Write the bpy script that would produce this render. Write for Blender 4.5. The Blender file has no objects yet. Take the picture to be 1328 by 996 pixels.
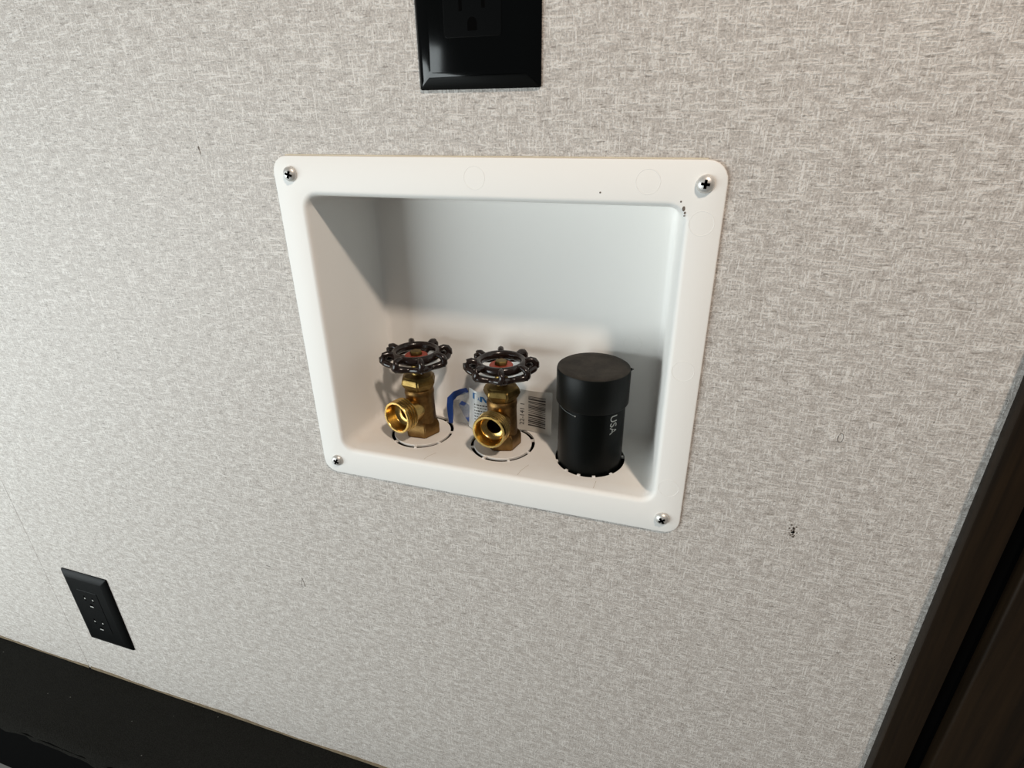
import bpy, bmesh, math, random
from mathutils import Vector, Matrix
random.seed(7)
scene = bpy.context.scene
COL = scene.collection
PI = math.pi
MM = 0.001

# ------------------------------------------------------------------ camera
cam_d = bpy.data.cameras.new('camera')
cam = bpy.data.objects.new('camera', cam_d)
COL.objects.link(cam)
cam_d.sensor_fit = 'HORIZONTAL'
cam_d.sensor_width = 36.0
cam_d.lens = 740.19 / 1328.0 * 36.0
cam_d.clip_start = 0.01
cam.location = (0.1276997, -0.3315484, 0.1423332)
cam.rotation_mode = 'XYZ'
cam.rotation_euler = (1.12990412, 0.01119216, 0.30637724)
scene.camera = cam

# ------------------------------------------------------------------ world, lights, exposure
world = bpy.data.worlds.new('world')
scene.world = world
world.use_nodes = True
bg = world.node_tree.nodes['Background']
bg.inputs[0].default_value = (0.95, 0.98, 1.0, 1)
bg.inputs[1].default_value = 0.09

def area_light(name, loc, target, sx, sy, power, col, shape='RECTANGLE'):
    d = bpy.data.lights.new(name, 'AREA')
    d.shape = shape
    d.size = sx
    d.size_y = sy
    d.energy = power
    d.color = col
    o = bpy.data.objects.new(name, d)
    COL.objects.link(o)
    o.location = loc
    o.rotation_euler = (Vector(target) - Vector(loc)).to_track_quat('-Z', 'Y').to_euler()
    return o
# daylight from the open doorway on the left, one small warm ceiling puck lamp on the right
area_light('doorway_daylight', (-1.20, -1.08, -0.19), (-0.20, -0.15, -0.15), 1.3, 0.82, 23, (0.90, 0.985, 1.0))
area_light('ceiling_puck_light', (0.54, -0.665, 1.02), (0, 0, 0), 0.085, 0.085, 10.0, (1.0, 0.84, 0.70), 'DISK')

vs = scene.view_settings
vs.view_transform = 'Standard'
vs.look = 'None'
vs.exposure = 0.10
vs.gamma = 1.0
vs.use_curve_mapping = False

# ------------------------------------------------------------------ material helpers
def srgb(r, g, b):
    f = lambda c: (c / 255 / 12.92) if c / 255 <= 0.04045 else ((c / 255 + 0.055) / 1.055) ** 2.4
    return (f(r), f(g), f(b), 1)

class NT:
    def __init__(self, name):
        self.m = bpy.data.materials.new(name)
        self.m.use_nodes = True
        self.t = self.m.node_tree
        self.b = self.t.nodes['Principled BSDF']
    def n(self, typ, **kw):
        nd = self.t.nodes.new(typ)
        for k, v in kw.items():
            setattr(nd, k, v)
        return nd
    def l(self, a, b):
        self.t.links.new(a, b)
    def noise(self, vec, scale=5, detail=2, rough=0.5):
        nd = self.n('ShaderNodeTexNoise')
        nd.inputs['Scale'].default_value = scale
        nd.inputs['Detail'].default_value = detail
        nd.inputs['Roughness'].default_value = rough
        if vec is not None:
            self.l(vec, nd.inputs['Vector'])
        return nd.outputs['Fac']
    def mapping(self, vec, scale=(1, 1, 1), loc=(0, 0, 0), rot=(0, 0, 0)):
        nd = self.n('ShaderNodeMapping')
        nd.inputs['Scale'].default_value = scale
        nd.inputs['Location'].default_value = loc
        nd.inputs['Rotation'].default_value = rot
        self.l(vec, nd.inputs['Vector'])
        return nd.outputs[0]
    def ramp(self, fac, stops):
        nd = self.n('ShaderNodeValToRGB')
        cr = nd.color_ramp
        while len(cr.elements) < len(stops):
            cr.elements.new(0.5)
        for e, (p, c) in zip(cr.elements, stops):
            e.position = p
            e.color = c if len(c) == 4 else (*c, 1)
        self.l(fac, nd.inputs[0])
        return nd.outputs[0]
    def mix(self, fac, a, b, blend='MIX'):
        nd = self.n('ShaderNodeMix', data_type='RGBA', blend_type=blend)
        for s, v in ((0, fac), (6, a), (7, b)):
            if hasattr(v, 'is_output'):
                self.l(v, nd.inputs[s])
            else:
                nd.inputs[s].default_value = v
        return nd.outputs[2]
    def math(self, op, a, b=0.0, clamp=False):
        nd = self.n('ShaderNodeMath', operation=op, use_clamp=clamp)
        for i, v in enumerate((a, b)):
            if hasattr(v, 'is_output'):
                self.l(v, nd.inputs[i])
            else:
                nd.inputs[i].default_value = v
        return nd.outputs[0]
    def bump(self, h, strength, dist=0.001):
        nd = self.n('ShaderNodeBump')
        nd.inputs['Strength'].default_value = strength
        nd.inputs['Distance'].default_value = dist
        self.l(h, nd.inputs['Height'])
        self.l(nd.outputs[0], self.b.inputs['Normal'])
    def objco(self):
        return self.n('ShaderNodeTexCoord').outputs['Object']
    def set(self, **kw):
        for k, v in kw.items():
            self.b.inputs[k.replace('_', ' ')].default_value = v
        return self

def W(v):
    return (v, v, v, 1)

def mat_linen():
    k = NT('linen_wallpaper')
    co = k.objco()
    # slight waviness of the threads
    wv = k.n('ShaderNodeTexNoise')
    wv.inputs['Scale'].default_value = 28
    k.l(co, wv.inputs['Vector'])
    add = k.n('ShaderNodeVectorMath', operation='MULTIPLY_ADD')
    k.l(wv.outputs['Color'], add.inputs[0])
    add.inputs[1].default_value = (0.0016, 0, 0.0016)
    k.l(co, add.inputs[2])
    c = k.mapping(add.outputs[0], (1.18, 1.18, 1.18))
    h1 = k.noise(k.mapping(c, (150, 1, 620)), 1, 1, 0.5)
    v1 = k.noise(k.mapping(c, (620, 1, 160), (3, 0, 5)), 1, 1, 0.5)
    h2 = k.noise(k.mapping(c, (42, 1, 520), (7, 0, 1)), 1, 1, 0.5)
    v2 = k.noise(k.mapping(c, (520, 1, 48), (1, 0, 9)), 1, 1, 0.5)
    fine = k.noise(k.mapping(c, (820, 1, 820)), 1, 2, 0.65)
    patch = k.noise(k.mapping(c, (80, 1, 190)), 1, 3, 0.65)
    light_h = k.ramp(h1, [(0.50, W(0)), (0.62, W(1))])
    light_v = k.ramp(v1, [(0.50, W(0)), (0.62, W(1))])
    long_h = k.ramp(h2, [(0.62, W(0)), (0.67, W(1))])
    long_v = k.ramp(v2, [(0.64, W(0)), (0.69, W(1))])
    gate = k.ramp(patch, [(0.40, W(0.35)), (0.60, W(1))])
    short = k.math('MULTIPLY', k.math('MAXIMUM', light_h, light_v), gate)
    lights = k.math('MAXIMUM', k.math('MULTIPLY', short, 0.8), k.math('MULTIPLY', k.math('MAXIMUM', long_h, long_v), 0.8))
    base = k.ramp(patch, [(0.30, srgb(168, 160, 153)), (0.70, srgb(190, 184, 178))])
    col = k.mix(k.math('MULTIPLY', lights, 0.80), base, srgb(224, 219, 213))
    dk = k.math('MULTIPLY', k.ramp(k.noise(k.mapping(c, (120, 1, 560), (20, 0, 11)), 1, 2, 0.6), [(0.58, W(0)), (0.70, W(1))]), 0.62)
    dk2 = k.math('MULTIPLY', k.ramp(k.noise(k.mapping(c, (560, 1, 230), (2, 0, 31)), 1, 2, 0.6), [(0.61, W(0)), (0.73, W(1))]), 0.62)
    col = k.mix(k.math("MAXIMUM", dk, dk2), col, srgb(112, 103, 95))
    col = k.mix(0.42, col, k.ramp(fine, [(0.32, W(0.20)), (0.68, W(0.80))]), 'OVERLAY')
    k.l(col, k.b.inputs['Base Color'])
    k.set(Roughness=0.55)
    k.b.inputs['Specular IOR Level'].default_value = 0.6
    k.bump(k.math('ADD', lights, k.math('MULTIPLY', fine, 0.8)), 0.35, 0.0006)
    return k.m

def mat_simple(name, col, rough=0.5, metal=0.0, noise_amt=0.0, noise_scale=60, bump=0.0, bscale=400, spec=0.5, dark=0.7):
    k = NT(name)
    k.set(Roughness=rough, Metallic=metal)
    k.b.inputs['Specular IOR Level'].default_value = spec
    co = k.objco()
    f = k.noise(co, noise_scale, 4, 0.6)
    d = tuple(x * dark for x in col[:3]) + (1,)
    c = k.ramp(f, [(0.30, d), (0.62, col)]) if noise_amt else None
    if c is not None:
        c = k.mix(noise_amt, col, c)
        k.l(c, k.b.inputs['Base Color'])
    else:
        k.b.inputs['Base Color'].default_value = col
    if bump:
        k.bump(k.noise(co, bscale, 3, 0.6), bump, 0.0005)
    return k.m

def mat_box():
    k = NT('white_molded_plastic')
    co = k.objco()
    sep = k.n('ShaderNodeSeparateXYZ')
    k.l(co, sep.inputs[0])
    # beige dirt that settled on the floor of the box
    onfloor = k.ramp(k.math('ADD', k.math('MULTIPLY', sep.outputs[2], -1.0), 0.0), [(0.088, W(0)), (0.0925, W(1))])
    inside = k.ramp(sep.outputs[1], [(0.004, W(0)), (0.012, W(1))])
    dirt = k.ramp(k.noise(co, 34, 4, 0.6), [(0.36, W(0.25)), (0.64, W(1))])
    fac = k.math('MULTIPLY', k.math('MULTIPLY', onfloor, inside), k.math('MULTIPLY', dirt, 0.22))
    col = k.mix(fac, srgb(236, 234, 230), srgb(214, 196, 176))
    k.l(col, k.b.inputs['Base Color'])
    k.set(Roughness=0.48)
    k.b.inputs['Specular IOR Level'].default_value = 0.3
    k.bump(k.noise(co, 900, 2, 0.5), 0.06, 0.0003)
    return k.m

def mat_wood():
    k = NT('dark_stained_wood')
    co = k.objco()
    g = k.noise(k.mapping(co, (220, 220, 9)), 1, 5, 0.6)
    k.l(k.ramp(g, [(0.3, srgb(20, 13, 6)), (0.7, srgb(36, 25, 13))]), k.b.inputs['Base Color'])
    k.set(Roughness=0.5)
    k.b.inputs['Specular IOR Level'].default_value = 0.2
    k.bump(g, 0.15, 0.0005)
    return k.m

def mat_felt():
    k = NT('black_felt_carpet')
    co = k.objco()
    f = k.noise(co, 700, 4, 0.7)
    k.l(k.ramp(f, [(0.3, srgb(20, 20, 18)), (0.7, srgb(38, 38, 35))]), k.b.inputs['Base Color'])
    k.set(Roughness=0.95)
    k.b.inputs['Specular IOR Level'].default_value = 0.1
    k.bump(f, 0.9, 0.002)
    return k.m

def mat_cap():
    k = NT('dusty_black_abs')
    co = k.objco()
    geo = k.n('ShaderNodeNewGeometry')
    sep = k.n('ShaderNodeSeparateXYZ')
    k.l(geo.outputs['Normal'], sep.inputs[0])
    up = k.ramp(sep.outputs[2], [(0.6, W(0)), (0.95, W(1))])
    dust = k.ramp(k.noise(co, 75, 5, 0.65), [(0.35, W(0.35)), (0.70, W(1))])
    k.l(k.mix(k.math('MULTIPLY', up, k.math('MULTIPLY', dust, 0.6)), srgb(10, 12, 11), srgb(74, 67, 60)), k.b.inputs['Base Color'])
    k.l(k.ramp(up, [(0, W(0.40)), (1, W(0.65))]), k.b.inputs['Roughness'])
    k.b.inputs['Specular IOR Level'].default_value = 0.14
    k.bump(k.noise(co, 500, 3, 0.6), 0.08, 0.0004)
    return k.m

def mat_brass(name, c1, c2, rough, bump=0.12):
    k = NT(name)
    co = k.objco()
    k.l(k.ramp(k.noise(co, 120, 4, 0.65), [(0.32, c1), (0.66, c2)]), k.b.inputs['Base Color'])
    k.set(Metallic=1.0, Roughness=rough)
    k.bump(k.noise(co, 900, 3, 0.6), bump, 0.0004)
    return k.m

M = {}
M['linen'] = mat_linen()
M['box'] = mat_box()
M['wood'] = mat_wood()
M['felt'] = mat_felt()
M['cap'] = mat_cap()
M['pipe'] = mat_simple('black_abs_pipe', srgb(7, 9, 8), 0.34, noise_amt=0.5, noise_scale=40, bump=0.05, spec=0.10)
M['blackgloss'] = mat_simple('glossy_black_plastic', srgb(2, 3, 3), 0.07, noise_amt=0.3, noise_scale=30, bump=0.01, bscale=60, spec=0.33)
M['blackmatte'] = mat_simple('matte_black_plastic', srgb(6, 7, 7), 0.45, noise_amt=0.3, noise_scale=50, spec=0.09)
M['blacksatin'] = mat_simple('satin_black_plastic', srgb(4, 5, 5), 0.14, noise_amt=0.3, noise_scale=30, spec=0.36)
M['shade_black'] = mat_simple('painted_shade_black', srgb(6, 6, 6), 0.9, noise_amt=0.3, spec=0.02)  # near-black stands in for shade in slots, bores, the gap and ledge front
M['brass_body'] = mat_brass('dull_bronze_brass', srgb(104, 78, 46), srgb(140, 110, 68), 0.42, 0.25)
M['brass_bonnet'] = mat_brass('tarnished_brass', srgb(108, 88, 48), srgb(144, 120, 72), 0.44, 0.2)
M['brass_spout'] = mat_brass('polished_brass', srgb(184, 148, 82), srgb(212, 178, 112), 0.24, 0.06)
M['enamel'] = mat_simple('dark_brown_enamel', srgb(34, 24, 20), 0.22, noise_amt=0.6, noise_scale=150, bump=0.15, bscale=300, spec=0.45)
M['red'] = mat_simple('faded_red_paint', srgb(150, 62, 44), 0.45, noise_amt=0.6, noise_scale=200)
M['steel'] = mat_simple('zinc_plated_steel', srgb(214, 212, 208), 0.42, 0.6, noise_amt=0.4, noise_scale=400, dark=0.75)
M['glint'] = mat_simple('painted_contact_glint', srgb(190, 190, 186), 0.4, 0.2, noise_amt=0.2)
M['label'] = mat_simple('white_label_film', srgb(226, 229, 230), 0.38, noise_amt=0.5, noise_scale=90, dark=0.88, bump=0.3, bscale=160)
M['label_bar'] = mat_simple('grey_label_film', srgb(188, 184, 176), 0.42, noise_amt=0.5, noise_scale=90, dark=0.88, bump=0.3, bscale=160)
M['blue'] = mat_simple('blue_print', srgb(30, 70, 150), 0.45, noise_amt=0.5, noise_scale=150, dark=0.6)
M['logo'] = mat_simple('logo_blue_ink', srgb(52, 118, 178), 0.5, noise_amt=0.3)
M['ink'] = mat_simple('dark_ink', srgb(58, 56, 56), 0.6, noise_amt=0.3)
M['inklight'] = mat_simple('grey_ink', srgb(120, 124, 124), 0.6, noise_amt=0.3)
M['print'] = mat_simple('pale_pipe_print', srgb(150, 156, 154), 0.6, noise_amt=0.7, noise_scale=500, dark=0.45)
M['tan'] = mat_simple('raw_panel_edge', srgb(132, 116, 92), 0.85, noise_amt=0.8, noise_scale=120, dark=0.55)
M['smudge'] = mat_simple('dark_smudge', srgb(102, 92, 84), 0.8, noise_amt=0.4)
M['pencil'] = mat_simple('pencil_grey', srgb(112, 108, 104), 0.8, noise_amt=0.4)
M['floor'] = mat_simple('grey_vinyl_floor', srgb(128, 128, 126), 0.5, noise_amt=0.5, noise_scale=30)
M['caulk'] = mat_simple('yellowed_adhesive', srgb(208, 198, 176), 0.6, noise_amt=0.6, noise_scale=300, dark=0.9)
M['scratch'] = mat_simple('hairline_crack', srgb(186, 172, 156), 0.7, noise_amt=0.4)
M['lint'] = mat_simple('grey_lint', srgb(96, 95, 90), 0.9, noise_amt=0.3)

# clear packaging film
kf = NT('clear_packaging_film')
kf.set(Roughness=0.25, Alpha=0.30)
kf.b.inputs['Base Color'].default_value = srgb(215, 216, 214)
kf.bump(kf.noise(kf.objco(), 130, 3, 0.6), 0.5, 0.001)
M['film'] = kf.m

# ------------------------------------------------------------------ mesh helpers
def obj(name, bm, mat, parent=None, smooth=None, loc=None):
    me = bpy.data.meshes.new(name)
    bmesh.ops.recalc_face_normals(bm, faces=bm.faces[:])
    bm.to_mesh(me)
    bm.free()
    me.materials.append(M[mat] if isinstance(mat, str) else mat)
    if smooth is not None:
        for p in me.polygons:
            p.use_smooth = True
        me.set_sharp_from_angle(angle=math.radians(smooth))
    o = bpy.data.objects.new(name, me)
    COL.objects.link(o)
    if parent:
        o.parent = parent
    if loc:
        o.location = loc
    return o

def empty(name, loc=(0, 0, 0)):
    o = bpy.data.objects.new(name, None)
    o.empty_display_size = 0.02
    COL.objects.link(o)
    o.location = loc
    return o

def tag(o, label, cat, group=None):
    o['label'] = label
    o['category'] = cat
    if group:
        o['group'] = group
    return o

def struct(o, label=None):
    o['kind'] = 'structure'
    if label:
        o['label'] = label
    return o

def box(bm, x0, x1, y0, y1, z0, z1, bev=0.0, seg=2):
    r = bmesh.ops.create_cube(bm, size=1)
    vsx = r['verts']
    for v in vsx:
        v.co = Vector(((x0 + x1) / 2 + v.co.x * (x1 - x0), (y0 + y1) / 2 + v.co.y * (y1 - y0), (z0 + z1) / 2 + v.co.z * (z1 - z0)))
    if bev:
        es = list({e for v in vsx for e in v.link_edges})
        bmesh.ops.bevel(bm, geom=es, offset=bev, segments=seg, affect='EDGES', profile=0.5)

def lathe(bm, prof, n=32, mtx=None, closed=False):
    """prof: list of (r, h); axis +Z; mtx places it."""
    mtx = mtx or Matrix.Identity(4)
    rings = []
    for r, h in prof:
        if r < 1e-7:
            rings.append([bm.verts.new(mtx @ Vector((0, 0, h)))])
        else:
            rings.append([bm.verts.new(mtx @ Vector((r * math.cos(2 * PI * i / n), r * math.sin(2 * PI * i / n), h))) for i in range(n)])
    pairs = list(zip(rings[:-1], rings[1:]))
    if closed:
        pairs.append((rings[-1], rings[0]))
    for a, b in pairs:
        for i in range(n):
            j = (i + 1) % n
            if len(a) == 1 and len(b) == 1:
                continue
            if len(a) == 1:
                bm.faces.new((a[0], b[j], b[i]))
            elif len(b) == 1:
                bm.faces.new((a[i], a[j], b[0]))
            else:
                bm.faces.new((a[i], a[j], b[j], b[i]))

def sweep(bm, pts, rad, n=10, closed=True, flat=1.0):
    """tube along points; rad number or list; flat scales the local z."""
    N = len(pts)
    rings = []
    for i in range(N):
        p = Vector(pts[i])
        a = Vector(pts[(i - 1) % N]) if closed or i > 0 else p
        b = Vector(pts[(i + 1) % N]) if closed or i < N - 1 else p
        t = (b - a).normalized()
        up = Vector((0, 0, 1))
        if abs(t.z) > 0.95:
            up = Vector((1, 0, 0))
        s = t.cross(up).normalized()
        u = s.cross(t).normalized()
        r = rad[i] if isinstance(rad, (list, tuple)) else rad
        rings.append([bm.verts.new(p + s * (r * math.cos(2 * PI * k / n)) + u * (r * flat * math.sin(2 * PI * k / n))) for k in range(n)])
    for i in range(N if closed else N - 1):
        A, B = rings[i], rings[(i + 1) % N]
        for k in range(n):
            bm.faces.new((A[k], A[(k + 1) % n], B[(k + 1) % n], B[k]))
    if not closed:
        bm.faces.new(rings[0][::-1])
        bm.faces.new(rings[-1])

def rrect(x0, x1, z0, z1, r, seg=6):
    pts = []
    for cx, cz, a0 in ((x1 - r, z1 - r, 0), (x0 + r, z1 - r, 90), (x0 + r, z0 + r, 180), (x1 - r, z0 + r, 270)):
        for k in range(seg + 1):
            a = math.radians(a0 + 90 * k / seg)
            pts.append((cx + r * math.cos(a), cz + r * math.sin(a)))
    return pts

def loft(bm, rings, cap0=True, cap1=True):
    V = [[bm.verts.new(c) for c in ring] for ring in rings]
    n = len(V[0])
    for a, b in zip(V[:-1], V[1:]):
        for i in range(n):
            j = (i + 1) % n
            bm.faces.new((a[i], a[j], b[j], b[i]))
    if cap0:
        bm.faces.new(V[0])
    if cap1:
        bm.faces.new(V[-1][::-1])

def plate_ring(pts, y):
    return [(x, y, z) for x, z in pts]

def prism(bm, poly, y0, y1):
    """poly in x,z extruded along y"""
    a = [bm.verts.new((x, y0, z)) for x, z in poly]
    b = [bm.verts.new((x, y1, z)) for x, z in poly]
    bm.faces.new(a)
    bm.faces.new(b[::-1])
    n = len(a)
    for i in range(n):
        bm.faces.new((a[i], b[i], b[(i + 1) % n], a[(i + 1) % n]))

def text_mesh(txt, size):
    cu = bpy.data.curves.new('lettering', 'FONT')
    cu.body = txt
    cu.size = size
    cu.extrude = 0.00006
    cu.align_x = 'CENTER'
    cu.align_y = 'CENTER'
    cu.resolution_u = 3
    o = bpy.data.objects.new('lettering', cu)
    COL.objects.link(o)
    dg = bpy.context.evaluated_depsgraph_get()
    me = bpy.data.meshes.new_from_object(o.evaluated_get(dg))
    bpy.data.objects.remove(o)
    bpy.data.curves.remove(cu)
    bm = bmesh.new()
    bm.from_mesh(me)
    bpy.data.meshes.remove(me)
    return bm

# ------------------------------------------------------------------ the setting
SEAM = -0.578
ZB, ZT = -0.5195, 0.62
XL, XR = -1.15, 0.60
wall = struct(empty('wall_back', (0, 0, ZB)), 'wall papered in pale grey linen pattern')

def wl(o):                                  # world coords -> child of wall_back
    o.parent = wall
    o.location = (o.location.x, o.location.y, o.location.z - ZB)
    return o
# papered panel with the cut-out for the outlet box
bm = bmesh.new()
xs = [SEAM + 0.0006, -0.124, 0.124, XR]
zs = [ZB, -0.102, 0.103, ZT]
for yy in (0.0, 0.004):
    for i in range(3):
        for j in range(3):
            if i == 1 and j == 1:
                continue
            f = [bm.verts.new((x, yy, z)) for x, z in ((xs[i], zs[j]), (xs[i + 1], zs[j]), (xs[i + 1], zs[j + 1]), (xs[i], zs[j + 1]))]
            bm.faces.new(f)
bmesh.ops.remove_doubles(bm, verts=bm.verts[:], dist=1e-6)
be = [e for e in bm.edges if len(e.link_faces) == 1]
front = [e for e in be if all(v.co.y < 0.001 for v in e.verts)]
for e in front:
    a, b = e.verts
    find = lambda v: min(bm.verts, key=lambda w: (w.co - Vector((v.co.x, 0.004, v.co.z))).length)
    bm.faces.new((a, b, find(b), find(a)))
wl(obj('wall_panel', bm, 'linen'))
bm = bmesh.new()
box(bm, XL, SEAM - 0.0006, 0.0003, 0.004, ZB, ZT)
wl(obj('wall_panel', bm, 'linen'))
# hidden back skin and framing that keep the cavity behind the panel dark
bm = bmesh.new()
box(bm, XL, XR, 0.110, 0.114, ZB - 0.02, ZT)
wl(obj('back_skin', bm, 'tan'))
for a in ((XL, XL + 0.03, ZB, ZT), (XR - 0.03, XR, ZB, ZT)):
    bm = bmesh.new()
    box(bm, a[0], a[1], 0.0042, 0.1098, a[2], a[3])
    wl(obj('stud', bm, 'tan'))
for z0 in (ZB - 0.02, ZT - 0.03):
    bm = bmesh.new()
    box(bm, XL + 0.0302, XR - 0.0302, 0.0042, 0.1098, z0, z0 + 0.03)
    wl(obj('rail', bm, 'tan'))
# raw torn bottom edge of the panels above the black ledge
for x0, x1, w, seed in ((SEAM + 0.004, XR, 0.0022, 3), (XL, SEAM, 0.0012, 5)):
    rnd = random.Random(seed)
    bm = bmesh.new()
    top, bot, n = [], [], 90
    for i in range(n + 1):
        x = x0 + (x1 - x0) * i / n
        top.append((x, ZB + w * (0.75 + 0.5 * rnd.random()) + 0.0012 * math.sin(x * 31)))
        bot.append((x, ZB - 0.0015))
    prism(bm, top + bot[::-1], -0.0007, 0.0002)
    wl(obj('panel_edge', bm, 'tan'))
# small marks on the paper
def blob(bm, cx, cz, r, rnd, sx=1.0, sz=1.0):
    k = 8
    poly = [(cx + sx * r * (0.6 + 0.6 * rnd.random()) * math.cos(2 * PI * i / k), cz + sz * r * (0.6 + 0.6 * rnd.random()) * math.sin(2 * PI * i / k)) for i in range(k)]
    prism(bm, poly, -0.00012, 0.0001)
rnd = random.Random(21)
bm = bmesh.new()
for i in range(26):
    a, q = rnd.random() * 2 * PI, abs(rnd.gauss(0, 0.5))
    blob(bm, 0.2094 + 0.0028 * q * math.cos(a), -0.1025 + 0.0056 * q * math.sin(a), 0.0004 + 0.0005 * rnd.random(), rnd)
wl(obj('smudge', bm, 'smudge'))
bm = bmesh.new()
ring = [(0.2218 + 0.0014 * math.cos(2 * PI * i / 14), 0.0, -0.0304 + 0.0030 * math.sin(2 * PI * i / 14)) for i in range(14)]
sweep(bm, ring, 0.0002, 5)
wl(obj('scuff_ring', bm, 'pencil'))
bm = bmesh.new()
for i in range(9):
    blob(bm, 0.2873 + rnd.gauss(0, 0.0012), -0.193 + rnd.gauss(0, 0.0035), 0.0005, rnd)
wl(obj('smudge', bm, 'smudge'))
bm = bmesh.new()
blob(bm, -0.1981, 0.1245, 0.0009, rnd, 0.7, 1.6)
blob(bm, -0.1978, 0.1215, 0.0005, rnd, 0.6, 4.0)
wl(obj('nick', bm, 'smudge'))
bm = bmesh.new()
tri = [(-0.1915, -0.0001, -0.2535), (-0.1895, -0.0001, -0.2640), (-0.1935, -0.0001, -0.2655)]
sweep(bm, tri, 0.00022, 5)
wl(obj('pencil_mark', bm, 'pencil'))
bm = bmesh.new()
sweep(bm, [(-0.2310, -0.0001, -0.2490), (-0.2265, -0.0001, -0.2497)], 0.0003, 5, closed=False)
wl(obj('pencil_mark', bm, 'pencil'))

# black carpeted ledge under the wall and the grey floor in front of it
bm = bmesh.new()
nx, ny = 120, 14
rnd = random.Random(4)
LX0, LX1, LY0, LY1 = -1.15, 0.60, -0.093, 0.0041
grid = []
for i in range(nx + 1):
    row = []
    for j in range(ny + 1):
        x = LX0 + (LX1 - LX0) * i / nx
        y = LY0 + (LY1 - LY0) * j / ny
        z = ZB - 0.0010 + rnd.uniform(-0.0004, 0.0004)
        if j == 0:
            y += rnd.uniform(-0.003, 0.002)
            z -= 0.003
        row.append(bm.verts.new((x, y, z)))
    grid.append(row)
for i in range(nx):
    for j in range(ny):
        bm.faces.new((grid[i][j], grid[i + 1][j], grid[i + 1][j + 1], grid[i][j + 1]))
ledge = obj('carpeted_ledge', bm, 'felt', smooth=50)
tag(ledge, 'black felt covered ledge running along the bottom of the papered wall', 'ledge')
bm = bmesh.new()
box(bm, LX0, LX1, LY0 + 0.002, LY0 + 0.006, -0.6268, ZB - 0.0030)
obj('shaded_front', bm, 'shade_black', ledge)  # ledge front coloured near-black to paint the shade below its edge
bm = bmesh.new()
for i in range(11):
    x, y = rnd.uniform(-0.72, -0.2), rnd.uniform(-0.085, -0.004)
    if i < 5:
        x, y = ((-0.715, -0.017), (-0.40, -0.004), (-0.56, -0.04), (-0.41, -0.07), (-0.36, -0.006))[i]
    s = rnd.uniform(0.0003, 0.0007)
    r = bmesh.ops.create_icosphere(bm, subdivisions=1, radius=s)
    for v in r['verts']:
        v.co = Vector((v.co.x * rnd.uniform(0.7, 1.6) + x, v.co.y + y, v.co.z * 0.6 + ZB - 0.0002))
li = obj('lint', bm, 'lint', ledge)
li['kind'] = 'stuff'
bm = bmesh.new()
box(bm, -1.6, 1.0, -1.9, -0.091, -0.637, -0.627)
struct(obj('floor', bm, 'floor'), 'grey vinyl floor in front of the black ledge')

# dark wood casing and the door beside it
bm = bmesh.new()
box(bm, 0.295, 0.3145, -0.0095, 0.0, ZB, ZT, 0.0012, 2)
struct(obj('trim_1', bm, 'wood', smooth=40), 'narrow dark brown wood casing at the right end of the wall')
d1 = struct(empty('door_1', (0.327, 0, ZB)), 'dark brown wood door behind the casing')
def dl(o):
    o.parent = d1
    o.location = (-0.327, 0, -ZB)
    return o
bm = bmesh.new()
box(bm, 0.3265, 0.372, -0.0115, -0.0002, ZB, ZT, 0.0020, 3)
dl(obj('stile', bm, 'wood', smooth=40))
bm = bmesh.new()
box(bm, 0.3725, 0.60, -0.0075, -0.0002, ZB, ZT, 0.0008, 2)
dl(obj('door_panel', bm, 'wood', smooth=40))
bm = bmesh.new()
box(bm, 0.3146, 0.3264, -0.0022, -0.0001, ZB, ZT)
dl(obj('gap_shade_strip', bm, 'shade_black'))  # black strip paints the shade between casing and door

# ------------------------------------------------------------------ recessed outlet box
OX0, OX1, OZ0, OZ1 = -0.1190, 0.1200, -0.0962, 0.0962      # opening
BX0, BX1, BZ0, BZ1 = -0.1125, 0.1140, -0.0928, 0.0880      # back panel
D = 0.072
FT = 0.0020
boxe = empty('outlet_box', (0, 0, -0.1204))
tag(boxe, 'white plastic recessed washer outlet box with a screwed flange set in the wall', 'outlet box')
def bxl(o):
    o.parent = boxe
    o.location = (o.location.x, o.location.y, o.location.z + 0.1204)
    return o
def floor_z(y):
    return OZ0 + (BZ0 - OZ0) * y / D
def rect_at(t, grow=0.0, r=0.006, y=None):
    l = lambda a, b: a + (b - a) * t
    return plate_ring(rrect(l(OX0, BX0) - grow, l(OX1, BX1) + grow, l(OZ0, BZ0) - grow, l(OZ1, BZ1) + grow, r), y if y is not None else D * t)
rings = []
TH = 0.002
# inner surface from back to lip
rings.append(rect_at(1, -0.004, 0.005, D))
rings.append(rect_at(1, -0.0012, 0.0065, D - 0.0008))
rings.append(rect_at(0.965, 0, 0.0075))
rings.append(rect_at(0.5, 0, 0.008))
fr = 0.0036
rings.append(rect_at((fr - FT) / D, 0, 0.009))
for k in range(1, 7):
    a = math.radians(90 * k / 6)
    rings.append(rect_at(0, fr * (1 - math.cos(a)), 0.009 + fr * (1 - math.cos(a)), fr - FT - fr * math.sin(a)))
FX0, FX1, FZ0, FZ1 = -0.140, 0.140, -0.1204, 0.1204
rings.append(plate_ring(rrect(FX0 + 0.0010, FX1 - 0.0010, FZ0 + 0.0010, FZ1 - 0.0010, 0.0100), -FT))
rings.append(plate_ring(rrect(FX0 + 0.0003, FX1 - 0.0003, FZ0 + 0.0003, FZ1 - 0.0003, 0.0105), -FT + 0.0003))
rings.append(plate_ring(rrect(FX0, FX1, FZ0, FZ1, 0.0110), -FT + 0.0010))
rings.append(plate_ring(rrect(FX0, FX1, FZ0, FZ1, 0.0110), -0.0001))
rings.append(rect_at(0, TH, 0.011, -0.0001))
rings.append(rect_at(1, TH, 0.008, D))
rings.append(rect_at(1, TH - 0.001, 0.008, D + TH))
bm = bmesh.new()
loft(bm, rings)
body = obj('box_body', bm, 'box', smooth=38)
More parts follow.
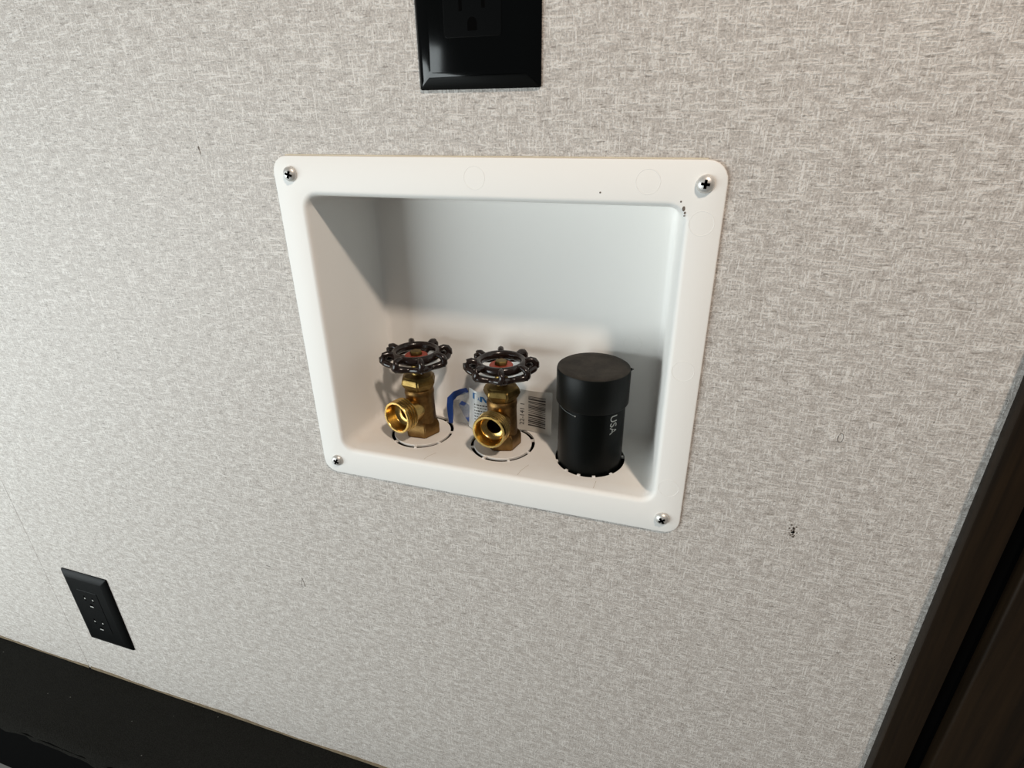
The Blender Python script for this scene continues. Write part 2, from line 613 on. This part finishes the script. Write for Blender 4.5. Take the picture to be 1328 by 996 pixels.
HOLES = [(-0.0700, 0.0390), (0.0, 0.0390), (0.0700, 0.0390)]
HR = [0.0256, 0.0256, 0.0262]
for (hx, hy), hr in zip(HOLES, HR):
    bm = bmesh.new()
    lathe(bm, [(0, -0.02), (hr, -0.02), (hr, 0.02), (0, 0.02)], 64)
    cut = obj('cutter', bm, 'box', loc=(hx, hy, floor_z(hy)))
    md = body.modifiers.new('cut', 'BOOLEAN')
    md.object = cut
    md.operation = 'DIFFERENCE'
    md.solver = 'EXACT'
    dg = bpy.context.evaluated_depsgraph_get()
    me = bpy.data.meshes.new_from_object(body.evaluated_get(dg))
    body.modifiers.clear()
    body.data = me
    bpy.data.objects.remove(cut)
body.data.name = 'box_body'
body.data.materials.clear()
body.data.materials.append(M['box'])
for p in body.data.polygons:
    p.use_smooth = True
body.data.set_sharp_from_angle(angle=math.radians(38))
bxl(body)
# knock-out discs with their bridges (the two valve holes)
for (hx, hy), rot in zip(HOLES[:2], (12, 28)):
    bm = bmesh.new()
    z = floor_z(hy)
    lathe(bm, [(0.0120, z - 0.002), (0.0229, z - 0.002), (0.0231, z - 0.0003), (0.0229, z), (0.0120, z)], 64, Matrix.Translation((hx, hy, 0)), closed=True)
    for i in range(8):
        a = math.radians(rot + 45 * i)
        mtx = Matrix.Translation((hx, hy, 0)) @ Matrix.Rotation(a, 4, 'Z')
        b2 = bmesh.new()
        box(b2, 0.0226, 0.0260, -0.0009, 0.0009, z - 0.0016, z - 0.0002)
        b2.transform(mtx)
        t = bpy.data.meshes.new('t')
        b2.to_mesh(t)
        b2.free()
        bm.from_mesh(t)
        bpy.data.meshes.remove(t)
    bxl(obj('knockout_disc', bm, 'box', smooth=38))
# broken-off bridges left in the pipe hole
nub = None
for i, a in enumerate((205, 238, 262, 287, 318, 20, 140)):
    hx, hy = HOLES[2]
    if nub is None:
        bm = bmesh.new()
        box(bm, -0.0266, -0.0243, -0.0012, 0.0012, -0.0016, 0.0002, 0.0003, 1)
        nub = obj('knockout_nub', bm, 'box')
        o = nub
    else:
        o = nub.copy()
        COL.objects.link(o)
    o.location = (hx, hy, floor_z(hy - 0.02))
    o.rotation_euler = (0, 0, math.radians(a + 180))
    bxl(o)
# faint round mould marks on flange and back
mk = None
for x, z in ((-0.0002, 0.1092), (0.0995, 0.1090), (0.1295, 0.0883), (0.1296, 0.0015), (0.1298, -0.0835)):
    if mk is None:
        bm = bmesh.new()
        lathe(bm, [(0.0063, 0), (0.0067, 0), (0.0066, 0.00007), (0.0064, 0.00007)], 40, Matrix.Rotation(PI / 2, 4, 'X'), closed=True)
        mk = obj('mould_mark', bm, 'box')
        o = mk
    else:
        o = mk.copy()
        COL.objects.link(o)
    o.location = (x, -FT - 0.00002, z)
    bxl(o)
for x, z in ((0.012, -0.008), (0.092, -0.012)):
    o = mk.copy()
    COL.objects.link(o)
    o.location = (x, D - 0.00002, z)
    bxl(o)
# dark flecks on the flange, hairline cracks at the lip
rnd = random.Random(9)
for x, z, r, sz in ((0.1176, 0.0993, 0.0005, 1), (0.1194, 0.0957, 0.0008, 1.7), (0.1202, 0.0935, 0.0005, 1.4), (0.1200, 0.0920, 0.0004, 1), (0.0741, 0.1029, 0.0005, 1)):
    k = 8
    bm = bmesh.new()
    prism(bm, [(x + r * math.cos(2 * PI * i / k), z + sz * r * math.sin(2 * PI * i / k)) for i in range(k)], -FT - 0.00012, -FT + 0.0001)
    bxl(obj('dark_fleck', bm, 'smudge'))
for pts in (((-0.046, 0.012), (-0.050, 0.006), (-0.0515, 0.0018)), ((0.028, 0.016), (0.0245, 0.008), (0.0235, 0.0018)), ((0.080, 0.010), (0.0795, 0.0016))):
    bm = bmesh.new()
    sweep(bm, [(x, y, floor_z(y) + 0.00002) for x, y in pts], 0.00014, 5, closed=False)
    bxl(obj('hairline_crack', bm, 'scratch'))
# yellowed adhesive line round the flange
for x0, x1, z0, z1 in ((-0.130, 0.129, 0.1204, 0.1211), (-0.1406, -0.1400, 0.020, 0.110)):
    bm = bmesh.new()
    box(bm, x0, x1, -0.0006, 0.0, z0, z1, 0.0002, 1)
    bxl(obj('adhesive_line', bm, 'caulk'))

# ------------------------------------------------------------------ the four flange screws
def make_screw():
    r = empty('flange_screw')
    bm = bmesh.new()
    prof = [(0.0030, 0.0002), (0.0046, 0.0), (0.0047, -0.0006)]
    for k in range(1, 7):
        a = math.radians(90 * k / 6)
        prof.append((0.0045 * math.cos(a) if k < 6 else 0.0, -0.0006 - 0.0026 * math.sin(a)))
    lathe(bm, prof, 32, Matrix.Rotation(-PI / 2, 4, 'X') @ Matrix.Scale(1, 4))
    o = obj('screw_head', bm, 'steel', r, smooth=60)
    bm = bmesh.new()
    for w, h in ((0.0023, 0.0007), (0.0007, 0.0023)):
        box(bm, -w, w, -0.00335, -0.0026, -h, h)
    obj('cross_slot', bm, 'shade_black', r)
    return r
def copy_tree(o, parent=None):
    c = o.copy()
    COL.objects.link(c)
    c.parent = parent
    for ch in list(o.children):
        copy_tree(ch, c)
    return c
sc0 = make_screw()
SC = ((-0.1268, 0.1093, 20, 'silver cross-head screw in the top left flange corner of the white box', (4, 10)),
      (0.1290, 0.1085, 5, 'silver cross-head screw in the top right flange corner of the white box', (-3, 0)),
      (-0.1272, -0.1084, 30, 'silver cross-head screw in the bottom left flange corner of the white box', (-4, 6)),
      (0.1282, -0.1085, 55, 'silver cross-head screw in the bottom right flange corner of the white box', (0, 0)))
for i, (x, z, a, lab, tl) in enumerate(SC):
    s = sc0 if i == 0 else copy_tree(sc0)
    s.location = (x, -FT - 0.0002, z)
    s.rotation_euler = (math.radians(tl[0]), math.radians(a), math.radians(tl[1]))
    tag(s, lab, 'screw', 'box flange screws')

# ------------------------------------------------------------------ brass valves
def make_valve():
    t = empty('brass_valve')
    # inlet hexagon at the bottom
    bm = bmesh.new()
    lathe(bm, [(0, 0.0001), (0.0146, 0.0001), (0.0150, 0.0010), (0.0150, 0.0095), (0.0124, 0.0130), (0, 0.0130)], 6, Matrix.Rotation(math.radians(20), 4, 'Z'))
    bmesh.ops.bevel(bm, geom=bm.edges[:], offset=0.0007, segments=2, affect='EDGES')
    obj('inlet_hexagon', bm, 'brass_body', t, smooth=40)
    bm = bmesh.new()
    lathe(bm, [(0, -0.050), (0.0112, -0.050), (0.0112, 0.0003), (0, 0.0003)], 24)
    obj('inlet_pipe', bm, 'brass_body', t, smooth=40)
    # body
    bm = bmesh.new()
    lathe(bm, [(0, 0.009), (0.0122, 0.009), (0.0117, 0.015), (0.0114, 0.030), (0.0115, 0.0345), (0.0119, 0.0365), (0.0116, 0.0385), (0.0108, 0.0400), (0, 0.0400)], 40)
    obj('valve_body', bm, 'brass_body', t, smooth=45)
    # outlet pointing at the room
    m = Matrix.Translation((0, 0, 0.0232)) @ Matrix.Rotation(math.radians(90 - 3), 4, 'X')
    bm = bmesh.new()
    prof = [(0.0094, 0.004), (0.0106, 0.010), (0.0114, 0.0168)]
    h = 0.0168
    for k in range(3):
        prof += [(0.0118, h), (0.0132, h + 0.0009), (0.0132, h + 0.0014), (0.0118, h + 0.0023)]
        h += 0.0026
    prof += [(0.0122, h), (0.0131, h + 0.0004), (0.0131, h + 0.0026), (0.0126, h + 0.0034), (0.0112, h + 0.0034),
             (0.0108, h + 0.0028), (0.0106, h - 0.0050), (0.0098, h - 0.0062), (0.0072, h - 0.0074), (0.0060, h - 0.0078), (0.0056, h - 0.0090), (0.0054, h - 0.0150)]
    lathe(bm, prof, 48, m)
    obj('hose_outlet', bm, 'brass_spout', t, smooth=35)
    bm = bmesh.new()
    lathe(bm, [(0, h - 0.0120), (0.0055, h - 0.0120), (0.0055, h - 0.0126), (0, h - 0.0126)], 24, m)
    obj('outlet_bore', bm, 'shade_black', t)
    # bonnet nut
    bm = bmesh.new()
    lathe(bm, [(0, 0.0385), (0.0108, 0.0385), (0.0118, 0.0410), (0.0148, 0.0445), (0.0150, 0.0475), (0.0130, 0.0510), (0.0075, 0.0525), (0, 0.0525)], 6, Matrix.Rotation(math.radians(8), 4, 'Z'))
    bmesh.ops.bevel(bm, geom=bm.edges[:], offset=0.0011, segments=3, affect='EDGES')
    obj('bonnet_nut', bm, 'brass_bonnet', t, smooth=40)
    bm = bmesh.new()
    lathe(bm, [(0, 0.050), (0.0055, 0.050), (0.0052, 0.0570), (0.0042, 0.0600), (0.0042, 0.0660), (0, 0.0660)], 24)
    obj('stem', bm, 'brass_bonnet', t, smooth=40)
    # scalloped handwheel
    hw = empty('handwheel')
    hw.parent = t
    hw.location = (0, 0, 0.0680)
    R = 0.0256
    bm = bmesh.new()
    pts, rad = [], []
    n = 144
    for i in range(n):
        a = 2 * PI * i / n
        c = math.cos(8 * a)
        pts.append((R * (0.90 + 0.07 * c) * math.cos(a), R * (0.90 + 0.07 * c) * math.sin(a), -0.0034 + 0.0006 * c))
        rad.append(0.0025 + 0.0003 * c)
    sweep(bm, pts, rad, 10)
    obj('scalloped_rim', bm, 'enamel', hw, smooth=60)
    bm = bmesh.new()
    pts = [(R * 0.66 * math.cos(2 * PI * i / 64), R * 0.66 * math.sin(2 * PI * i / 64), 0.0012) for i in range(64)]
    sweep(bm, pts, 0.0026, 10, flat=1.35)
    obj('inner_ring', bm, 'enamel', hw, smooth=60)
    for k in range(8):
        a = PI / 4 * k
        c, s = math.cos(a), math.sin(a)
        prof = ((0.64, 0.0010), (0.74, 0.0028), (0.86, 0.0036), (0.96, 0.0028), (1.02, 0.0006), (1.02, -0.0020), (0.97, -0.0040))
        bm = bmesh.new()
        sweep(bm, [(R * q * c, R * q * s, z) for q, z in prof], [0.0021, 0.0023, 0.0024, 0.0025, 0.0026, 0.0026, 0.0024], 8, closed=False)
        obj('rim_loop', bm, 'enamel', hw, smooth=70)
    for a in (90, 210, 330):
        bm = bmesh.new()
        c, s = math.cos(math.radians(a)), math.sin(math.radians(a))
        sweep(bm, [(0.004 * c, 0.004 * s, -0.0030), (0.009 * c, 0.009 * s, -0.0026), (R * 0.66 * c, R * 0.66 * s, -0.0006)], [0.0028, 0.0023, 0.0020], 8, closed=False)
        obj('spoke', bm, 'enamel', hw, smooth=60)
    bm = bmesh.new()
    lathe(bm, [(0, -0.0080), (0.0050, -0.0080), (0.0068, -0.0045), (0.0066, -0.0010), (0, -0.0010)], 24)
    obj('hub', bm, 'enamel', hw, smooth=45)
    bm = bmesh.new()
    lathe(bm, [(0, -0.0009), (0.0088, -0.0009), (0.0090, -0.0003), (0.0086, 0.0002), (0, 0.0002)], 32)
    obj('identity_disc', bm, 'red', hw, smooth=45)
    bm = bmesh.new()
    lathe(bm, [(0, 0.0003), (0.0050, 0.0003), (0.0050, 0.0026), (0.0044, 0.0034), (0, 0.0036)], 6, Matrix.Rotation(0.3, 4, 'Z'))
    bmesh.ops.bevel(bm, geom=bm.edges[:], offset=0.0003, segments=2, affect='EDGES')
    obj('handle_screw', bm, 'brass_bonnet', hw, smooth=40)
    return t
v0 = make_valve()
v0.location = (-0.0700, 0.0390, floor_z(0.039))
v0.rotation_euler = (0, 0, math.radians(-16))
[c for c in v0.children if c.name.startswith('handwheel')][0].rotation_euler[2] = math.radians(6)
tag(v0, 'brass hose valve with dark scalloped handwheel standing left of the barcode label', 'valve', 'brass washer valves')
v1 = copy_tree(v0)
v1.location = (0.0, 0.0390, floor_z(0.039))
v1.rotation_euler = (0, 0, math.radians(-3))
[c for c in v1.children if c.name.startswith('handwheel')][0].rotation_euler[2] = math.radians(22)
tag(v1, 'brass hose valve with dark scalloped handwheel standing in front of the barcode label', 'valve', 'brass washer valves')

# ------------------------------------------------------------------ capped drain pipe
PX, PY = 0.0694, 0.0392
zf = floor_z(PY)
pipe = empty('capped_drain_pipe', (PX, PY, zf))
tag(pipe, 'black plastic drain pipe with a dusty cap at the right of the box', 'pipe')
bm = bmesh.new()
lathe(bm, [(0.0222, -0.060), (0.02415, -0.060), (0.02415, 0.066), (0.0222, 0.066)], 72, closed=True)
obj('pipe', bm, 'pipe', pipe, smooth=40)
zc = -0.0190 - zf
bm = bmesh.new()
lathe(bm, [(0.0245, zc - 0.0265), (0.0257, zc - 0.0265), (0.0261, zc - 0.0258), (0.0262, zc - 0.0022), (0.0257, zc - 0.0007), (0.0246, zc), (0.020, zc + 0.0001), (0, zc + 0.0002)], 72)
cap = obj('pipe_cap', bm, 'cap', pipe, smooth=35)
bm = bmesh.new()
box(bm, 0.0255, 0.0275, -0.0012, 0.0006, zc - 0.0040, zc - 0.0022, 0.0004, 1)
box(bm, 0.0262, 0.0285, -0.0005, 0.0003, zc - 0.0034, zc - 0.0029)
bm.transform(Matrix.Rotation(math.radians(18), 4, 'Z'))
obj('moulding_nub', bm, 'cap', cap)
# printed letters running down the pipe
def wrap_text(txt, size, ang, z, mat, name):
    b = text_mesh(txt, size)
    for v in b.verts:
        u, w, d = v.co.x, v.co.y, v.co.z
        a = math.radians(ang) + w / 0.0242
        rr = 0.02420 + d
        v.co = Vector((rr * math.cos(a), rr * math.sin(a), z - u))
    return obj(name, b, mat, pipe)
wrap_text('USA', 0.0084, -41, zc - 0.0365, 'print', 'printed_letters')
bm = bmesh.new()
pts = []
for i in range(9):
    a = math.radians(-150 + i * 5.2)
    pts.append((0.0242 * math.cos(a), 0.0242 * math.sin(a), zc - 0.0285 - 0.0002 * i))
sweep(bm, pts, 0.00013, 5, closed=False)
r = bmesh.ops.create_icosphere(bm, subdivisions=1, radius=0.0006, matrix=Matrix.Translation(pts[-1]))
obj('scratch', bm, 'print', pipe)

# ------------------------------------------------------------------ crumpled packaging with barcode label behind the middle valve
ZL = floor_z(0.06)
pk = empty('barcode_label', (0, 0.058, ZL))
tag(pk, 'crumpled white packaging label with barcode and blue logo behind the middle valve', 'label')
def smooth_poly(u, kn):
    for (a, va), (b, vb) in zip(kn[:-1], kn[1:]):
        if u <= b:
            t = (u - a) / (b - a)
            t = t * t * (3 - 2 * t)
            return va + (vb - va) * t
    return kn[-1][1]
def S(u, v):
    """u 0..1 across, v 0..1 up -> local position"""
    x = -0.0345 + 0.0700 * u
    y = smooth_poly(u, [(0, 0.0005), (0.12, -0.0060), (0.35, 0.0000), (0.6, 0.0060), (1.0, 0.0010)])
    top = smooth_poly(u, [(0, 0.0345), (0.10, 0.0355), (0.42, 0.0270), (0.60, 0.0360), (1.0, 0.0385)])
    z = 0.0006 + (top - 0.0006) * v
    y += 0.0040 * (1 - v) * (u - 0.5) - 0.0030 * (1 - v) + 0.0008 * math.sin(9 * u + 4 * v)
    return Vector((x, y, z))
def Sn(u, v):
    e = 1e-3
    n = (S(u + e, v) - S(u - e, v)).cross(S(u, v + e) - S(u, v - e)).normalized()
    return n if n.y < 0 else -n
def sheet(name, u0, u1, v0_, v1_, mat, nu, nv, off=0.0, th=0.00022):
    b = bmesh.new()
    F, B = [], []
    for i in range(nu + 1):
        f, k = [], []
        for j in range(nv + 1):
            u, v = u0 + (u1 - u0) * i / nu, v0_ + (v1_ - v0_) * j / nv
            p, n = S(u, v), Sn(u, v)
            f.append(b.verts.new(p + n * (off + th)))
            k.append(b.verts.new(p + n * off))
        F.append(f)
        B.append(k)
    for i in range(nu):
        for j in range(nv):
            b.faces.new((F[i][j], F[i + 1][j], F[i + 1][j + 1], F[i][j + 1]))
            b.faces.new((B[i][j], B[i][j + 1], B[i + 1][j + 1], B[i + 1][j]))
    for i in range(nu):
        for j in (0, nv):
            b.faces.new((F[i][j], B[i][j], B[i + 1][j], F[i + 1][j]))
    for j in range(nv):
        for i in (0, nu):
            b.faces.new((F[i][j], F[i][j + 1], B[i][j + 1], B[i][j]))
    return obj(name, b, mat, pk, smooth=40)
sheet('label_sheet', 0.0, 0.52, 0.0, 1.0, 'label', 26, 12)
sheet('barcode_panel', 0.52, 0.995, 0.0, 1.0, 'label_bar', 24, 12)
rnd = random.Random(12)
# barcode: bars run across, stacked up the panel
v = 0.13
while v < 0.88:
    h = rnd.choice((0.010, 0.014, 0.022, 0.034))
    sheet('barcode_bar', 0.70, 0.92, v, v + h, 'ink', 6, 1, 0.00024, 0.00006)
    v += h + rnd.choice((0.016, 0.022, 0.034))
# rotated digits beside the bars
def flat_on(txt, size, u, v, ang, mat, name):
    b = text_mesh(txt, size)
    b.transform(Matrix.Rotation(math.radians(ang), 4, 'Z'))
    for w in b.verts:
        uu, vv = u + w.co.x / 0.070, v + w.co.y / 0.0355
        w.co = S(uu, vv) + Sn(uu, vv) * (0.00032 + w.co.z)
    return obj(name, b, mat, pk)
flat_on('22-141 1', 0.0054, 0.625, 0.40, 90, 'ink', 'printed_digits')
# small printed text on the left half as short lines of word-like dashes
for k in range(8):
    vv = 0.66 - 0.075 * k
    b = bmesh.new()
    u = 0.10
    while u < 0.38:
        w = rnd.uniform(0.010, 0.03)
        q = [(u, vv), (min(u + w, 0.39), vv), (min(u + w, 0.39), vv + 0.030), (u, vv + 0.030)]
        fr_ = [b.verts.new(S(a, c) + Sn(a, c) * 0.00034) for a, c in q]
        bk_ = [b.verts.new(S(a, c) + Sn(a, c) * 0.00022) for a, c in q]
        b.faces.new(fr_)
        b.faces.new(bk_[::-1])
        for i in range(4):
            b.faces.new((fr_[i], bk_[i], bk_[(i + 1) % 4], fr_[(i + 1) % 4]))
        u += w + 0.008
    obj('text_line', b, 'inklight' if k % 2 else 'ink', pk)
# blue zig-zag logo
def poly_on(name, poly, mat, off=0.00024, th=0.0001):
    b = bmesh.new()
    fr_ = [b.verts.new(S(a, c) + Sn(a, c) * (off + th)) for a, c in poly]
    bk_ = [b.verts.new(S(a, c) + Sn(a, c) * off) for a, c in poly]
    b.faces.new(fr_)
    b.faces.new(bk_[::-1])
    n = len(poly)
    for i in range(n):
        b.faces.new((fr_[i], bk_[i], bk_[(i + 1) % n], fr_[(i + 1) % n]))
    return obj(name, b, mat, pk)
def logo_n(u, v, w, h, mat):
    s = w * 0.34
    poly_on('logo_stroke', [(u, v), (u + s, v), (u + s, v + h), (u, v + h)], mat)
    poly_on('logo_stroke', [(u + s, v + h), (u + w - s * 0.2, v - h * 0.04), (u + w - s * 0.2, v + h * 0.42), (u + s, v + h * 1.0 + h * 0.02)], mat)
    poly_on('logo_stroke', [(u + s * 0.6, v + h), (u + s * 1.5, v + h), (u + w + s * 0.3, v), (u + w - s * 0.6, v)], mat)
logo_n(0.075, 0.80, 0.085, 0.145, 'logo')
logo_n(0.165, 0.77, 0.070, 0.130, 'logo')
# blue printed bands of the torn wrapper and the clear film between them
def ribbon(name, pts, widths, mat, th=0.0003):
    b = bmesh.new()
    rows = []
    for i, (p, w) in enumerate(zip(pts, widths)):
        p = Vector(p)
        a = Vector(pts[max(0, i - 1)])
        c = Vector(pts[min(len(pts) - 1, i + 1)])
        t = (c - a).normalized()
        s = t.cross(Vector((0, 1, 0.15))).normalized() * (w / 2)
        n = s.cross(t).normalized() * th
        rows.append([b.verts.new(p + s), b.verts.new(p - s), b.verts.new(p - s + n), b.verts.new(p + s + n)])
    for r0, r1 in zip(rows[:-1], rows[1:]):
        for k in range(4):
            b.faces.new((r0[k], r0[(k + 1) % 4], r1[(k + 1) % 4], r1[k]))
    b.faces.new(rows[0])
    b.faces.new(rows[-1][::-1])
    return obj(name, b, mat, pk, smooth=30)
ribbon('blue_band', [(-0.0510, -0.004, 0.0010), (-0.0515, -0.003, 0.0080), (-0.0520, -0.002, 0.0160), (-0.0520, 0.000, 0.0215), (-0.0480, 0.002, 0.0260), (-0.0420, 0.003, 0.0285), (-0.0372, 0.002, 0.0310)],
       [0.0036, 0.0050, 0.0056, 0.0058, 0.0052, 0.0055, 0.0040], 'blue')
ribbon('blue_band', [(-0.0440, 0.001, 0.0185), (-0.0400, 0.001, 0.0155), (-0.0365, 0.000, 0.0105), (-0.0340, -0.002, 0.0045)], [0.0060, 0.0095, 0.0100, 0.0050], 'blue')
b = bmesh.new()
pf = [(-0.0500, 0.0010, 0.0010), (-0.0500, 0.0020, 0.0220), (-0.0370, 0.0030, 0.0300), (-0.0335, 0.0010, 0.0290), (-0.0335, -0.0020, 0.0010)]
cf = b.verts.new((-0.041, 0.0005, 0.014))
vv_ = [b.verts.new(q) for q in pf]
for i in range(len(vv_)):
    b.faces.new((vv_[i], vv_[(i + 1) % len(vv_)], cf))
fo = obj('clear_film', b, 'film', pk)
md = fo.modifiers.new('thickness', 'SOLIDIFY')
md.thickness = 0.00012

# ------------------------------------------------------------------ electrical outlets
def make_outlet(gloss, contact_glints):
    t = empty('wall_outlet')
    w, h = 0.0352, 0.0570
    bm = bmesh.new()
    bv = 0.0085
    rg = [plate_ring(rrect(-w, w, -h, h, 0.0012, 3), 0.0)]
    for g, yy in ((0.0, 0.0010), (0.0010, 0.0020), (0.0035, 0.0033), (0.0060, 0.0042), (0.0075, 0.0046), (0.0083, 0.0047)):
        rg.append(plate_ring(rrect(-w + g, w - g, -h + g, h - g, 0.0012, 3), -yy))
    loft(bm, rg)
    obj('cover_plate', bm, gloss, t, smooth=24)
    ix = -0.0012
    bm = bmesh.new()
    loft(bm, [plate_ring(rrect(ix - 0.0161, ix + 0.0161, -0.0328, 0.0328, 0.0018, 4), -0.0043),
              plate_ring(rrect(ix - 0.0161, ix + 0.0161, -0.0328, 0.0328, 0.0018, 4), -0.0049),
              plate_ring(rrect(ix - 0.0158, ix + 0.0158, -0.0325, 0.0325, 0.0016, 4), -0.0051)])
    ins = obj('receptacle', bm, 'blacksatin' if gloss == 'blackgloss' else gloss, t, smooth=20)
    for s in (1, -1):
        zs_ = 0.0020 + s * 0.0188
        for dx, hh in ((-0.0063, 0.0042), (0.0063, 0.0034)):
            bm = bmesh.new()
            box(bm, ix + dx - 0.0009, ix + dx + 0.0009, -0.00518, -0.0047, zs_ - hh, zs_ + hh)
            obj('blade_slot', bm, 'shade_black', ins)
        bm = bmesh.new()
        gz = zs_ - 0.0105
        poly = [(ix - 0.0026, gz - 0.0026), (ix + 0.0026, gz - 0.0026), (ix + 0.0026, gz + 0.0010)]
        poly += [(ix + 0.0026 * math.cos(math.radians(a)), gz + 0.0010 + 0.0026 * math.sin(math.radians(a))) for a in (30, 60, 90, 120, 150)]
        poly += [(ix - 0.0026, gz + 0.0010)]
        prism(bm, poly, -0.00518, -0.0047)
        obj('ground_slot', bm, 'shade_black', ins)
        if contact_glints:  # pale pieces paint light reflected off the contacts in the slots
            for dx, dz, a, c in ((-0.0063, 0.0, 0.0009, 0.0010), (0.0063, 0.0, 0.0009, 0.0010), (0.0, -0.0120, 0.0026, 0.0008)):
                bm = bmesh.new()
                box(bm, ix + dx - a, ix + dx + a, -0.00528, -0.0050, zs_ + dz - c, zs_ + dz + c)
                obj('contact_glint', bm, 'glint', ins)
    return t
o1 = make_outlet('blackgloss', False)
o1.location = (0.0043, 0.0, 0.2123)
tag(o1, 'glossy black electrical outlet on the wall above the white box', 'outlet')
o2 = make_outlet('blackmatte', True)
o2.location = (-0.5065, 0.0, -0.3925)
tag(o2, 'matte black electrical outlet low on the wall just above the black ledge', 'outlet')
